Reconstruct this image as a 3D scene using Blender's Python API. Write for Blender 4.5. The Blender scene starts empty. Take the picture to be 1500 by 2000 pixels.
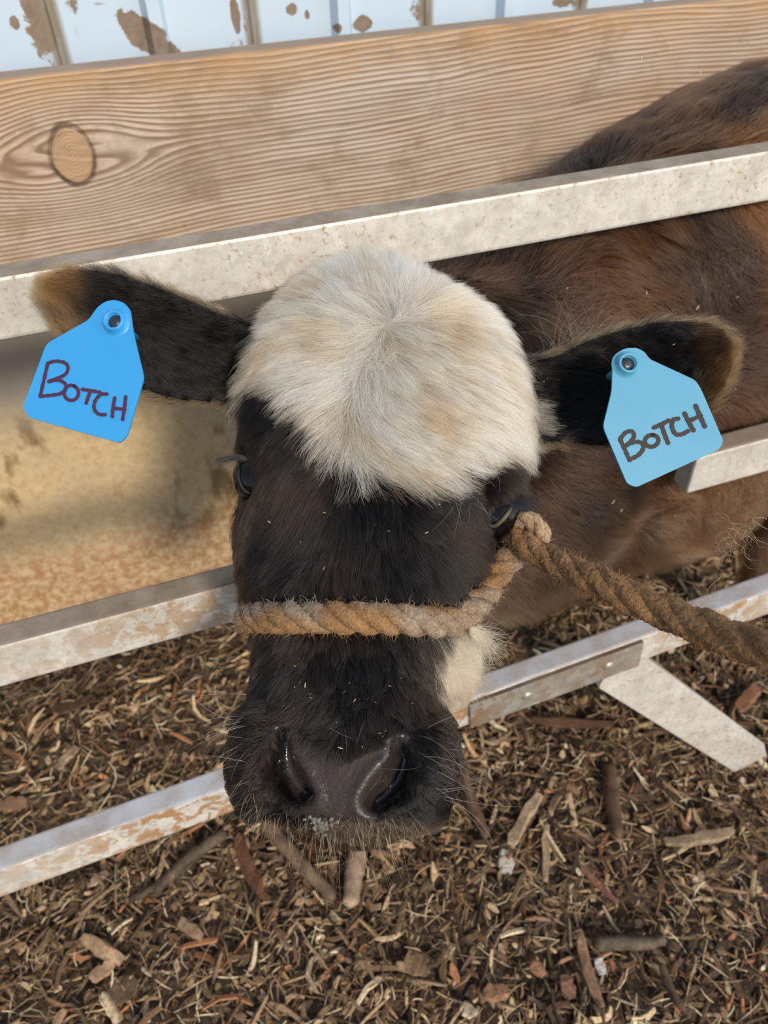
import bpy, bmesh, math, random
import numpy as np
from mathutils import Vector, Matrix
from mathutils.bvhtree import BVHTree
from mathutils.kdtree import KDTree

rng = np.random.default_rng(7)
random.seed(7)
S = bpy.context.scene
COL = S.collection

# ------------------------------------------------------------------ camera
CAM = np.array([0.0, 0.0, 1.15])
R = np.array([[.94299, .24263, -.22781], [-.33131, .61939, -.71175], [-.03209, .74725, .66372]])
Xa = np.array([6250., 1610., -1510.]); Xa /= np.linalg.norm(Xa)
vx = (1610 * 1700. - 1510. ** 2) / 6250
Za = -np.array([vx, -1700., -1510.]); Za /= np.linalg.norm(Za)
R = np.array([Xa, np.cross(Za, Xa), Za])          # world = R @ camera-space
FPX = 1510.0
cd = bpy.data.cameras.new('camera')
cam = bpy.data.objects.new('camera', cd); COL.objects.link(cam)
M4 = Matrix([list(R[i]) + [CAM[i]] for i in range(3)] + [[0, 0, 0, 1]])
cam.matrix_world = M4
cd.sensor_fit = 'VERTICAL'; cd.sensor_height = 36; cd.sensor_width = 27
cd.lens = FPX / 2000 * 36
cd.clip_start = .01
cd.dof.use_dof = True; cd.dof.focus_distance = .50; cd.dof.aperture_fstop = 9.0
S.camera = cam

# ------------------------------------------------------------------ light
w = bpy.data.worlds.new('sky'); S.world = w; w.use_nodes = True
nt = w.node_tree; nt.nodes.clear()
sky = nt.nodes.new('ShaderNodeTexSky'); sky.sky_type = 'NISHITA'; sky.sun_disc = False
sky.sun_elevation = math.radians(38); sky.sun_rotation = math.radians(130)
bg = nt.nodes.new('ShaderNodeBackground'); bg.inputs['Strength'].default_value = .165
hs = nt.nodes.new('ShaderNodeHueSaturation'); hs.inputs['Saturation'].default_value = .75
out = nt.nodes.new('ShaderNodeOutputWorld')
nt.links.new(sky.outputs[0], hs.inputs['Color']); nt.links.new(hs.outputs[0], bg.inputs['Color'])
nt.links.new(bg.outputs[0], out.inputs[0])
sl = bpy.data.lights.new('sun', 'SUN'); sl.energy = 3.5; sl.angle = math.radians(7); sl.color = (1, .87, .69)
sun = bpy.data.objects.new('sun', sl); COL.objects.link(sun)
sun.rotation_euler = Vector((.08, -.80, .48)).to_track_quat('Z', 'Y').to_euler()
S.view_settings.view_transform = 'Standard'; S.view_settings.look = 'None'
S.view_settings.exposure = 0.0; S.view_settings.gamma = 1

# ------------------------------------------------------------------ helpers
def ray(px, py): return R @ np.array([(px - 750) / FPX, -(py - 1000) / FPX, -1.])
def atd(px, py, d): return CAM + ray(px, py) * d
def aty(px, py, y):
    r = ray(px, py); return CAM + r * (y / r[1])
def atz(px, py, z):
    r = ray(px, py); return CAM + r * ((z - CAM[2]) / r[2])
def nrm(v):
    v = np.asarray(v, float); return v / np.maximum(np.linalg.norm(v, axis=-1, keepdims=True), 1e-9)
def srgb(r, g, b): return tuple(((c / 255) / 12.92 if c <= 10 else ((c / 255 + .055) / 1.055) ** 2.4) for c in (r, g, b))
def catmull(P, n):
    P = np.asarray(P, float); m = len(P)
    Q = np.vstack([2 * P[0] - P[1], P, 2 * P[-1] - P[-2]]); o = []
    for i in range(m - 1):
        for t in np.linspace(0, 1, n, endpoint=False):
            a, b, c, d = Q[i:i + 4]
            o.append(.5 * (2 * b + (c - a) * t + (2 * a - 5 * b + 4 * c - d) * t * t + (3 * b - a - 3 * c + d) * t ** 3))
    o.append(P[-1]); return np.array(o)

class Noise:                                         # smooth pseudo noise from sines
    def __init__(s, seed, n=14, dim=3):
        g = np.random.default_rng(seed); s.k = nrm(g.normal(size=(n, dim))) * g.uniform(.6, 1.6, (n, 1)); s.p = g.uniform(0, 6.28, n)
    def __call__(s, P, f): return np.sin((P @ s.k.T) * f * 6.28 + s.p).sum(-1) / math.sqrt(len(s.p))

def link(me, name, mat=None, parent=None):
    o = bpy.data.objects.new(name, me); COL.objects.link(o)
    if mat: me.materials.append(mat)
    if parent: o.parent = parent
    return o
def mesh(name, V, F, mat=None, parent=None, smooth=False, col=None):
    me = bpy.data.meshes.new(name); me.from_pydata([tuple(v) for v in V], [], [tuple(f) for f in F]); me.update()
    if smooth: me.polygons.foreach_set('use_smooth', [True] * len(me.polygons))
    if col is not None:
        a = me.attributes.new('coat', 'FLOAT_COLOR', 'POINT'); a.data.foreach_set('color', np.hstack([col, np.ones((len(col), 1))]).astype(np.float32).ravel())
    return link(me, name, mat, parent)
def bmobj(name, bm, mat, parent=None, smooth=False):
    me = bpy.data.meshes.new(name); bm.to_mesh(me); bm.free()
    if smooth: me.polygons.foreach_set('use_smooth', [True] * len(me.polygons))
    return link(me, name, mat, parent)
def tag(o, label, cat=None, group=None, kind=None):
    if label: o['label'] = label
    if cat: o['category'] = cat
    if group: o['group'] = group
    if kind: o['kind'] = kind
    return o
def empty(name, loc, label, cat, group=None):
    o = bpy.data.objects.new(name, None); o.empty_display_size = .05; COL.objects.link(o); o.location = loc
    tag(o, label, cat, group); return o
def adopt(o, root):                                  # parent keeping world placement
    o.parent = root; o.matrix_parent_inverse = Matrix.Translation(root.location).inverted(); return o
def loft(rings, cap=True):
    n = len(rings[0]); V = np.vstack(rings); F = []
    for i in range(len(rings) - 1):
        for j in range(n):
            k = (j + 1) % n; F.append((i * n + j, i * n + k, (i + 1) * n + k, (i + 1) * n + j))
    if cap: F.append(tuple(range(n))[::-1]); F.append(tuple((len(rings) - 1) * n + j for j in range(n)))
    return V, F
def frames(P):
    T = nrm(np.gradient(P, axis=0)); U = [nrm(np.cross(T[0], [.13, .27, .95]))]
    for i in range(1, len(P)):
        u = U[-1] - T[i] * np.dot(U[-1], T[i]); U.append(nrm(u))
    U = np.array(U); return T, U, np.cross(T, U)
def tube(P, r, n=12, cap=True):
    P = np.asarray(P, float); r = np.broadcast_to(np.asarray(r, float), (len(P),)); T, U, B = frames(P)
    a = np.linspace(0, 2 * math.pi, n, endpoint=False)
    return loft([P[i] + r[i] * (np.cos(a)[:, None] * U[i] + np.sin(a)[:, None] * B[i]) for i in range(len(P))], cap)
def join(parts):
    V = []; F = []; o = 0
    for v, f in parts:
        V.append(np.asarray(v)); F += [tuple(i + o for i in q) for q in f]; o += len(v)
    return np.vstack(V), F
def ellipsoid(c, ax, r, nu=24, nv=14):
    rings = []
    for i in range(1, nv):
        t = math.pi * i / nv; a = np.linspace(0, 2 * math.pi, nu, endpoint=False)
        rings.append(np.array(c) + r[2] * math.cos(t) * ax[2] + math.sin(t) * (r[0] * np.cos(a)[:, None] * ax[0] + r[1] * np.sin(a)[:, None] * ax[1]))
    return loft(rings)
def box_between(name, A, B, up, w, h, mat, parent, bevel=.002):     # beam A->B; w across, h along up; A,B = centre line
    A, B, up = map(lambda q: np.asarray(q, float), (A, B, up)); t = nrm(B - A); s = nrm(np.cross(t, up)); u = np.cross(s, t)
    bm = bmesh.new(); vs = []
    for P in (A, B):
        for a, b in ((-1, -1), (1, -1), (1, 1), (-1, 1)): vs.append(bm.verts.new(P + s * a * w / 2 + u * b * h / 2))
    bm.faces.new(vs[3::-1]); bm.faces.new(vs[4:])
    for i in range(4): j = (i + 1) % 4; bm.faces.new((vs[i], vs[j], vs[4 + j], vs[4 + i]))
    bmesh.ops.recalc_face_normals(bm, faces=bm.faces)
    if bevel: bmesh.ops.bevel(bm, geom=bm.edges[:], offset=bevel, segments=2, affect='EDGES', profile=.6)
    return bmobj(name, bm, mat, parent)

# ------------------------------------------------------------------ materials
class NT:
    def __init__(s, name):
        s.m = bpy.data.materials.new(name); s.m.use_nodes = True; s.t = s.m.node_tree; s.b = s.t.nodes['Principled BSDF']; s.out = s.t.nodes['Material Output']
    def n(s, typ, _out=0, **kw):
        x = s.t.nodes.new('ShaderNode' + typ)
        for k, v in kw.items():
            if k.startswith('i_'):
                k = k[2:]; k = int(k) if k.isdigit() else k.replace('_', ' ')
                if isinstance(v, bpy.types.NodeSocket): s.t.links.new(v, x.inputs[k])
                else: x.inputs[k].default_value = v
            else: setattr(x, k, v)
        return x
    def co(s): return s.n('TexCoord').outputs['Object']
    def map(s, v, scale=(1, 1, 1), loc=(0, 0, 0), rot=(0, 0, 0)): return s.n('Mapping', i_Vector=v, i_Scale=scale, i_Location=loc, i_Rotation=rot).outputs[0]
    def noise(s, v, sc, det=4, rough=.55, dist=0): return s.n('TexNoise', i_Vector=v, i_Scale=sc, i_Detail=det, i_Roughness=rough, i_Distortion=dist).outputs['Fac']
    def vor(s, v, sc, feat='F1'): return s.n('TexVoronoi', i_Vector=v, i_Scale=sc, feature=feat).outputs['Distance']
    def ramp(s, f, stops):
        x = s.n('ValToRGB', i_Fac=f); e = x.color_ramp.elements
        while len(e) < len(stops): e.new(.5)
        for q, (p, c) in zip(e, stops):
            q.position = p; q.color = (c, c, c, 1) if isinstance(c, (int, float)) else tuple(c) + (1,)
        return x.outputs[0]
    def mix(s, f, a, b, mode='MIX'):
        x = s.n('Mix', data_type='RGBA', blend_type=mode)
        for k, v in ((0, f), (6, a), (7, b)):
            if isinstance(v, bpy.types.NodeSocket): s.t.links.new(v, x.inputs[k])
            else: x.inputs[k].default_value = v if isinstance(v, (int, float)) else tuple(v) + (1,)
        return x.outputs[2]
    def math(s, op, a, b=0.0, c=None):
        x = s.n('Math', operation=op)
        for k, v in enumerate((a, b) + ((c,) if c is not None else ())):
            if isinstance(v, bpy.types.NodeSocket): s.t.links.new(v, x.inputs[k])
            else: x.inputs[k].default_value = v
        return x.outputs[0]
    def set(s, **kw):
        for k, v in kw.items():
            k = k.replace('_', ' ')
            if isinstance(v, bpy.types.NodeSocket): s.t.links.new(v, s.b.inputs[k])
            else: s.b.inputs[k].default_value = tuple(v) + (1,) if isinstance(v, tuple) and len(v) == 3 else v
        return s
    def bump(s, h, st=.3, d=.002):
        s.t.links.new(s.n('Bump', i_Height=h, i_Strength=st, i_Distance=d).outputs[0], s.b.inputs['Normal']); return s

def mat_rail(name, dirt, rust, tint=1., dc=((122, 104, 86), (158, 144, 130))):
    m = NT(name); c = m.co()
    n1 = m.noise(c, 26, 6, .65); n2 = m.noise(c, 150, 5, .7); n3 = m.noise(m.map(c, (1, 1, 1), (3, 1, 2)), 7, 4, .6)
    base = m.mix(m.ramp(n1, [(.35, 0), (.7, 1)]), srgb(226, 224, 220), srgb(192, 190, 186))
    base = m.mix(m.math('MULTIPLY', m.ramp(m.noise(c, 130, 5, .7), [(.46, 0), (.60, 1)]), .40), base, srgb(178, 174, 166))
    sp = m.math('MULTIPLY', m.ramp(n2, [(.56, 0), (.62, 1)]), m.ramp(n3, [(.3, .15), (.65, 1)]))
    base = m.mix(m.math('MULTIPLY', sp, rust), base, srgb(150, 112, 66))
    pat = m.ramp(m.noise(m.map(c, (1, 1, 1), (5, 2, 1)), 46, 6, .66, .4), [(.47, 0), (.53, 1)])
    base = m.mix(m.math('MULTIPLY', pat, m.math('MULTIPLY', dirt, m.ramp(n3, [(.35, .2), (.6, 1)]))), base, srgb(170, 128, 82))
    up = m.n('SeparateXYZ', i_Vector=m.n('NewGeometry').outputs['Normal']).outputs['Z']   # dust and dried mud settle on the upward faces; rail_c's tone imitates sky reflection
    dust_sky = m.mix(m.ramp(n1, [(.35, 0), (.65, 1)]), srgb(*dc[0]), srgb(*dc[1]))
    base = m.mix(m.math('MULTIPLY', m.ramp(up, [(.6, 0), (.8, 1)]), m.ramp(n3, [(.2, .75), (.5, 1)])), base, dust_sky)
    if tint < 1: base = m.mix(1., base, (tint, tint * .98, tint * .95), 'MULTIPLY')
    m.set(Base_Color=base, Roughness=m.ramp(n2, [(.3, .38), (.7, .6)]), Metallic=.25); m.bump(n2, .12, .001)
    return m.m
def mat_wood():
    m = NT('weathered_plank_wood'); c = m.co(); sp = m.n('SeparateXYZ', i_Vector=c); x, z = sp.outputs['X'], sp.outputs['Z']
    KX, KZ = KNOT
    dx = m.math('SUBTRACT', x, KX); dz = m.math('SUBTRACT', z, KZ)
    r2 = m.math('ADD', m.math('MULTIPLY', m.math('POWER', dx, 2), 1 / .095 ** 2), m.math('MULTIPLY', m.math('POWER', dz, 2), 1 / .065 ** 2))
    fall = m.math('DIVIDE', 1., m.math('ADD', 1., m.math('MULTIPLY', r2, r2)))
    sg = m.math('DIVIDE', dz, m.math('SQRT', m.math('ADD', m.math('POWER', dz, 2), .02 ** 2)))
    push = m.math('MULTIPLY', m.math('MULTIPLY', fall, sg), -.034)
    wav = m.noise(m.map(c, (1.6, 1, 3)), 1.2, 2, .45); fine = m.noise(m.map(c, (10, 1, 22)), 1, 3, .5)
    zz = m.math('ADD', m.math('ADD', z, push), m.math('ADD', m.math('MULTIPLY', wav, .060), m.math('MULTIPLY', fine, .0035)))
    zz = m.math('SUBTRACT', zz, m.math('MULTIPLY', x, .012))
    ph = m.math('MULTIPLY', zz, 2 * math.pi / .0066)
    ph = m.math('ADD', ph, m.math('MULTIPLY', m.noise(m.map(c, (1.2, 1, 30)), 1.3, 2, .5), 9.))
    g = m.math('MULTIPLY_ADD', m.math('SINE', m.math('ADD', ph, m.math('MULTIPLY', m.math('SINE', ph), .8))), .5, .5)
    g = m.math('ADD', m.math('MULTIPLY', g, m.math('MULTIPLY_ADD', m.noise(m.map(c, (3, 1, 14)), 1.5, 4, .6), 1.2, .1)), m.math('MULTIPLY', m.math('SUBTRACT', m.noise(m.map(c, (6, 1, 160)), 1, 4, .7), .5), .7))
    # knot itself
    kd = m.math('SQRT', m.math('ADD', m.math('MULTIPLY', m.math('POWER', m.math('ADD', dx, m.math('MULTIPLY', m.math('SUBTRACT', fine, .5), .012)), 2), 2.0), m.math('POWER', dz, 2)))
    kn = m.ramp(m.math('MULTIPLY', kd, 15), [(.47, 1), (.52, 0)])
    rim = m.ramp(m.math('MULTIPLY', kd, 15), [(.45, 0), (.50, 1), (.54, 1), (.60, 0)])
    kr = m.math('MULTIPLY_ADD', m.math('SINE', m.math('MULTIPLY', kd, 2 * math.pi / .0042)), .5, .5)
    blot = m.noise(c, 14, 5, .6); big = m.noise(m.map(c, (1, 1, 1), (2, 0, 0)), 4, 4, .6)
    tan = m.mix(m.ramp(big, [(.35, 0), (.65, 1)]), srgb(184, 162, 142), srgb(188, 178, 168))
    dark = m.mix(m.ramp(blot, [(.35, 0), (.65, 1)]), srgb(128, 98, 72), srgb(134, 116, 98))
    col = m.mix(m.ramp(g, [(.10, 0), (.52, 1)]), dark, tan)
    kc = m.mix(m.ramp(kr, [(0, 0), (.6, 1)]), srgb(150, 120, 92), srgb(176, 148, 118))
    col = m.mix(kn, col, kc); col = m.mix(m.math('MULTIPLY', rim, m.ramp(blot, [(.35, .25), (.6, 1)])), col, srgb(64, 46, 34))
    grime = m.ramp(m.noise(m.map(c, (1, 1, 1), (7, 0, 3)), 9, 6, .7), [(.52, 0), (.64, .55)])
    col = m.mix(grime, col, srgb(128, 108, 84))
    edge = m.ramp(m.math('SUBTRACT', z, .895), [(0, 0), (.05, .55)])          # yellower worn top edge
    col = m.mix(m.math('MULTIPLY', edge, m.ramp(blot, [(.3, 0), (.6, 1)])), col, srgb(176, 134, 84))
    up = m.n('SeparateXYZ', i_Vector=m.n('NewGeometry').outputs['Normal']).outputs['Z']
    col = m.mix(m.ramp(up, [(.6, 0), (.8, 1)]), col, m.mix(blot, srgb(120, 104, 92), srgb(158, 140, 124)))
    m.set(Base_Color=col, Roughness=.8); m.bump(m.math('ADD', g, m.math('MULTIPLY', rim, -3.0)), .55, .0016)
    return m.m
def mat_white_metal():
    m = NT('painted_white_sheet_metal'); c = m.co()
    x = m.n('SeparateXYZ', i_Vector=c).outputs['X']
    n = m.noise(c, 5, 4); sp = m.noise(m.map(c, (1, 1, .8)), 22, 5, .6); big = m.noise(m.map(c, (1, 1, 1.6), (1.3, 0, .4)), 6, 4, .6, .4)
    col = m.mix(n, srgb(186, 204, 222), srgb(170, 190, 210))  # blue cast of the shaded wall put into its white paint
    fleck = m.math('MULTIPLY', m.ramp(sp, [(.64, 0), (.68, 1)]), .9)
    splat = m.ramp(big, [(.655, 0), (.68, 1)]); z = m.n('SeparateXYZ', i_Vector=c).outputs['Z']; nn = m.noise(c, 38, 6, .72)
    for (px, py, rx, rz, sh) in ((82, 62, .020, .030, .0), (287, 70, .026, .034, .7), (325, 95, .020, .014, .5), (460, 32, .006, .022, 0), (570, 18, .008, .008, 0), (707, 46, .014, .010, 0), (600, 30, .004, .006, 0), (655, 52, .005, .006, 0), (1098, 5, .02, .008, 0), (30, 45, .006, .008, 0), (62, 8, .012, .014, 0)):
        q = aty(px, py, 1.2); ddx = m.math('ADD', m.math('SUBTRACT', x, float(q[0])), m.math('MULTIPLY', m.math('SUBTRACT', z, float(q[2])), sh)); ddz = m.math('SUBTRACT', z, float(q[2]))
        rr_ = m.math('ADD', m.math('ADD', m.math('POWER', m.math('DIVIDE', ddx, rx), 2.), m.math('POWER', m.math('DIVIDE', ddz, rz), 2.)), m.math('MULTIPLY', m.math('SUBTRACT', nn, .5), 3.2))
        splat = m.math('MAXIMUM', splat, m.ramp(rr_, [(.72, 1), (.86, 0)]))
    col = m.mix(fleck, col, srgb(110, 88, 66)); col = m.mix(splat, col, m.mix(m.noise(c, 80), srgb(84, 66, 50), srgb(150, 136, 120)))
    # mud-stained grooves beside the ribs
    t = m.math('ABSOLUTE', m.math('SUBTRACT', m.math('FRACT', m.math('DIVIDE', m.math('SUBTRACT', x, -.147), .25)), .5))
    gr = m.math('MULTIPLY', m.ramp(t, [(.03, 1), (.055, 0)]), m.ramp(m.noise(c, 9), [(.2, .75), (.6, .95)]))
    col = m.mix(gr, col, srgb(126, 116, 100))
    m.set(Base_Color=col, Roughness=.45); return m.m
def mat_panel():
    m = NT('mud_stained_panel'); c = m.co(); z = m.n('SeparateXYZ', i_Vector=c).outputs['Z']
    a = m.noise(c, 7, 6, .7); b = m.noise(c, 60, 5, .75); d = m.noise(m.map(c, (1, 1, .5), (2, 1, 4)), 13, 5, .6)
    col = m.mix(m.ramp(a, [(.35, 0), (.65, 1)]), srgb(196, 174, 136), srgb(184, 166, 136))
    col = m.mix(m.ramp(b, [(.42, 0), (.62, .55)]), col, srgb(160, 134, 96))
    col = m.mix(m.ramp(d, [(.60, 0), (.68, .8)]), col, srgb(104, 78, 40))
    low = m.math('ADD', z, m.math('MULTIPLY', a, .14))
    col = m.mix(m.math('MULTIPLY', m.ramp(low, [(.20, 1), (.27, 0)]), m.ramp(b, [(.4, .1), (.6, .9)])), col, srgb(150, 108, 74))
    col = m.mix(m.ramp(m.math('ADD', z, m.math('MULTIPLY', a, .12)), [(.46, 0), (.56, 1)]), col, m.mix(b, srgb(118, 112, 104), srgb(140, 134, 126)))  # grey upper band: shade below the plank put into the colour
    m.set(Base_Color=col, Roughness=.8); m.bump(b, .3, .002); return m.m
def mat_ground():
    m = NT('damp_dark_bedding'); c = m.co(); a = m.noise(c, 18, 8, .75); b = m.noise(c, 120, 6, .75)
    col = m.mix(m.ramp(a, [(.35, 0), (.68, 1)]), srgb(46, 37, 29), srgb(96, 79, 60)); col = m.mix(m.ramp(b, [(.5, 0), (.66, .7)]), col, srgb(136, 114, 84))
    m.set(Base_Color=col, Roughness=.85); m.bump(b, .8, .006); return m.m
def mat_attr(name, rough=.7, sheen=0, spec=.3, var=0):
    m = NT(name); a = m.n('Attribute', attribute_name='coat').outputs['Color']
    if var:
        n = m.noise(m.co(), var, 5, .7); a = m.mix(m.ramp(n, [(.3, .75), (.7, 0.)]), a, m.mix(1., a, srgb(120, 105, 90), 'MULTIPLY'))
    m.set(Base_Color=a, Roughness=rough, Specular_IOR_Level=spec); return m.m
def mat_hair(name, rough=.3, rr=.35, mixd=.35):
    m = NT(name); m.t.nodes.remove(m.b)
    a = m.n('Attribute', attribute_name='coat').outputs['Color']
    h = m.n('BsdfHairPrincipled'); h.model = 'CHIANG'; h.parametrization = 'COLOR'
    m.t.links.new(a, h.inputs['Color']); h.inputs['Roughness'].default_value = rough; h.inputs['Radial Roughness'].default_value = rr
    h.inputs['Random Roughness'].default_value = .1
    d = m.n('BsdfDiffuse', i_Color=a); x = m.n('MixShader', i_0=mixd)
    m.t.links.new(h.outputs[0], x.inputs[1]); m.t.links.new(d.outputs[0], x.inputs[2]); m.t.links.new(x.outputs[0], m.out.inputs[0]); return m.m
def flat(name, col, rough=.5, **kw):
    m = NT(name); m.set(Base_Color=col, Roughness=rough, **kw); return m.m
def mat_plastic(name, c1, c2):
    m = NT(name); n = m.noise(m.co(), 30, 4, .6); s = m.ramp(m.noise(m.co(), 160, 4, .7), [(.68, 0), (.72, .6)])
    col = m.mix(n, c1, c2); col = m.mix(s, col, srgb(110, 110, 80)); m.set(Base_Color=col, Roughness=.42); return m.m

# ------------------------------------------------------------------ structure
kp = aty(140, 305, 1.08); KNOT = (float(kp[0]), float(kp[2]))
def corrugated(y, x0, x1, z0, z1):
    xs = []; prof = [(0, 0), (.10, 0), (.103, -.004), (.107, -.004), (.11, 0), (.213, 0), (.220, -.016), (.236, -.016), (.243, 0)]
    k = -8
    while True:
        for a, b in prof: xs.append((-.25 / 2 - .147 + .25 * k - .104 + a + .0, b))
        k += 1
        if -.25 / 2 - .147 + .25 * k > x1: break
    V = []; F = []
    for a, b in xs: V += [(a, y - b * -1 if b > 0 else y + b, z0), (a, y + b, z1)]
    V = [(v[0], y + (xs[i // 2][1]), v[2]) for i, v in enumerate(V)]
    for i in range(len(xs) - 1): F.append((2 * i, 2 * i + 2, 2 * i + 3, 2 * i + 1))
    n = len(V); V += [(v[0], v[1] + .012, v[2]) for v in V]
    F += [tuple(i + n for i in f)[::-1] for f in F[:]]
    return V, F
V, F = corrugated(1.20, -1.9, 3.0, .62, 2.6)
tag(mesh('wall_back', V, F, mat_white_metal()), 'white ribbed sheet metal wall spattered with dried mud behind the plank', kind='structure')
def box(name, lo, hi, mat, parent=None, bevel=.003):
    lo, hi = np.array(lo), np.array(hi); c = (lo + hi) / 2
    return box_between(name, (lo[0], c[1], c[2]), (hi[0], c[1], c[2]), (0, 0, 1), hi[1] - lo[1], hi[2] - lo[2], mat, parent, bevel)
tag(box('wall_lower', (-1.9, 1.185, -.02), (3.0, 1.23, .72), mat_panel()), 'tan mud stained lower wall panel behind the gate', kind='structure')
box('trim_1', (-1.9, 1.12, .80), (3.0, 1.186, .90), mat_wood()); bpy.data.objects['trim_1']['kind'] = 'structure'
for i, px in enumerate((-1.3, 2.4)):
    tag(box('trim_%d' % (i + 2), (px - .045, 1.115, 0), (px + .045, 1.186, .85), bpy.data.materials['weathered_plank_wood']), None, kind='structure')
pl = box('wooden_plank', (-1.9, 1.08, .655), (3.0, 1.122, .948), bpy.data.materials['weathered_plank_wood'], bevel=.004)
tag(pl, 'wide weathered wooden plank with a round knot, fixed along the metal wall', 'plank')

# ------------------------------------------------------------------ ground
gn = Noise(3, dim=2); gn2 = Noise(4, dim=2)
def gz(xy):
    xy = np.atleast_2d(xy); return .006 * gn(xy, 3.0) + .004 * gn2(xy, 11) + .0025 * gn(xy + 3, 31) - .008
gx = np.linspace(-1.9, 3.0, 420); gy = np.linspace(-1.2, 1.24, 260); GX, GY = np.meshgrid(gx, gy); P2 = np.stack([GX.ravel(), GY.ravel()], 1)
V = np.column_stack([P2, gz(P2)]); nx = len(gx)
F = [(j * nx + i, j * nx + i + 1, (j + 1) * nx + i + 1, (j + 1) * nx + i) for j in range(len(gy) - 1) for i in range(nx - 1)]
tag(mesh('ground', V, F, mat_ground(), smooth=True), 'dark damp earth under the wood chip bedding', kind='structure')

# ------------------------------------------------------------------ gate
rail_a = mat_rail('galvanised_rail_clean', .12, .8); rail_b = mat_rail('galvanised_rail_muddy', .9, .9); rail_c = mat_rail('galvanised_rail_low', .9, .8, 1., ((170, 164, 160), (196, 202, 212)))  # low rail's pale blue top tone imitates reflected sky
gate = empty('metal_gate', (.3, .5, 0), 'pale grey metal gate of square tube rails, muddy, holding the calf in', 'gate')
def A(o): return adopt(o, gate)
W_, H_ = .026, .050
def rail(name, y, za, zb, xa, xb, ma, slope=0.):
    return A(box_between(name, (xa, y + W_ / 2, za - H_ / 2), (xb, y + W_ / 2 + slope * (xb - xa), zb - H_ / 2), (0, 0, 1), W_, H_, ma, None, .003))
rail('rail', .62, .905, .905, -1.0, 1.9, rail_a)
rail('rail', .50, .645, .645, -1.0, .085, rail_b)
rail('rail', .50, .648,   .650, .505, 1.9, rail_a)
rail('rail', .452, .345, .520, -1.0, 1.9, rail_c)
for x in (-1.0, 1.9):
    A(box_between('upright', (x, .66, .95), (x, .43, 0), (0, 1, 0), .05, .05, rail_a, None, .003))
r3z = lambda x: .345 + (x + 1.0) / 2.9 * .175
br = mesh('brace', *loft([np.array([[-.004, 0, -.052], [.014, 0, .034], [.014, .012, .034], [-.004, .012, -.052]]) + np.array([.43, .470, r3z(.43) - .055]), np.array([[-.042, 0, .0], [.004, -.006, .03], [.012, .012, .034], [-.038, .010, .0]]) + np.array([.752, .438, .0])]), rail_a); A(br)
pa = (.235, .449, r3z(.235) - .026); pb = (.455, .449, r3z(.455) - .026)
sp = A(box_between('splice_plate', pa, pb, (0, 0, 1), .005, .047, mat_rail('dull_grey_steel', .75, .9, .52), None, .001)); sp['label'] = 'dull grey bolted splice plate'
for x in (.305, .410):
    a = np.linspace(0, 2 * math.pi, 20, endpoint=False); c = np.array([x, .4465, r3z(x) - .024])
    rg = [c + np.array([0, -d, 0]) + r * np.stack([np.cos(a), 0 * a, np.sin(a)], 1) for d, r in ((-.002, .0068), (.001, .0066), (.003, .005), (.0038, .002))]
    V, F = loft(rg); A(mesh('bolt', V, F, flat('bolt_steel', srgb(176, 172, 164), .4, Metallic=.6), smooth=False))

# ------------------------------------------------------------------ calf body
def cvec(x, y, z): return R @ np.array([x, y, z])
Lh = nrm(atd(668, 1520, .465) - atd(742, 640, .555))             # poll -> muzzle
W0 = nrm(atd(1010, 985, .545) - atd(465, 915, .580)); Wh = nrm(W0 - Lh * np.dot(W0, Lh)); Nh = np.cross(Wh, Lh)
if np.dot(Nh, CAM - atd(700, 1000, .5)) < 0: Nh = -Nh
ST = [(565, 645, 815, .600, .10, 2.0), (615, 575, 905, .574, .13, 2.1), (685, 515, 972, .548, .15, 2.1), (780, 484, 1002, .530, .16, 2.1), (870, 474, 1008, .520, .165, 2.1),
      (960, 468, 1004, .513, .165, 1.95), (1060, 462, 975, .507, .155, 1.85), (1160, 476, 935, .500, .14, 1.85), (1230, 494, 900, .495, .125, 1.95), (1320, 494, 872, .487, .115, 2.1),
      (1420, 482, 870, .476, .11, 2.3), (1500, 484, 866, .470, .10, 2.4), (1570, 506, 842, .468, .085, 2.4), (1612, 545, 805, .474, .065, 2.3), (1635, 610, 745, .486, .03, 2.0)]
keys = np.array(ST, float)
keyi = catmull(keys, 3)
rings = []
ang = np.linspace(0, 2 * math.pi, 44, endpoint=False)
for (py, l, r, d, T, e) in keyi:
    dd = d + .4 * T; cx = (l + r) / 2; hw = (r - l) / 2 / FPX * dd; tilt = .105
    c = atd(cx, py, dd); ex = 2 / e
    w_ = np.sign(np.cos(ang)) * np.abs(np.cos(ang)) ** ex; n_ = np.sign(np.sin(ang)) * np.abs(np.sin(ang)) ** ex
    narrow = np.where(n_ < 0, 1 + .35 * n_, 1)
    rings.append(c + (w_ * hw * narrow)[:, None] * Wh + (n_ * np.where(n_ > 0, .4 * T, .6 * T))[:, None] * Nh)
parts = [loft(rings)]
HX = (Wh, Lh, Nh)
EYE = [(atd(497, 934, .568), .0165), (atd(974, 1002, .541), .0165)]
parts += [ellipsoid(atd(966, 945, .536), HX, (.014, .024, .014))]       # brows
parts += [ellipsoid(atd(515, 1475, .505), HX, (.024, .040, .030)), ellipsoid(atd(822, 1490, .50), HX, (.026, .042, .030))]     # muzzle sides
parts += [ellipsoid(atd(670, 1585, .520), HX, (.045, .022, .035))]                                                            # chin
parts += [ellipsoid(atd(848, 1268, .545), HX, (.026, .040, .036))]                                                            # jaw
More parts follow.
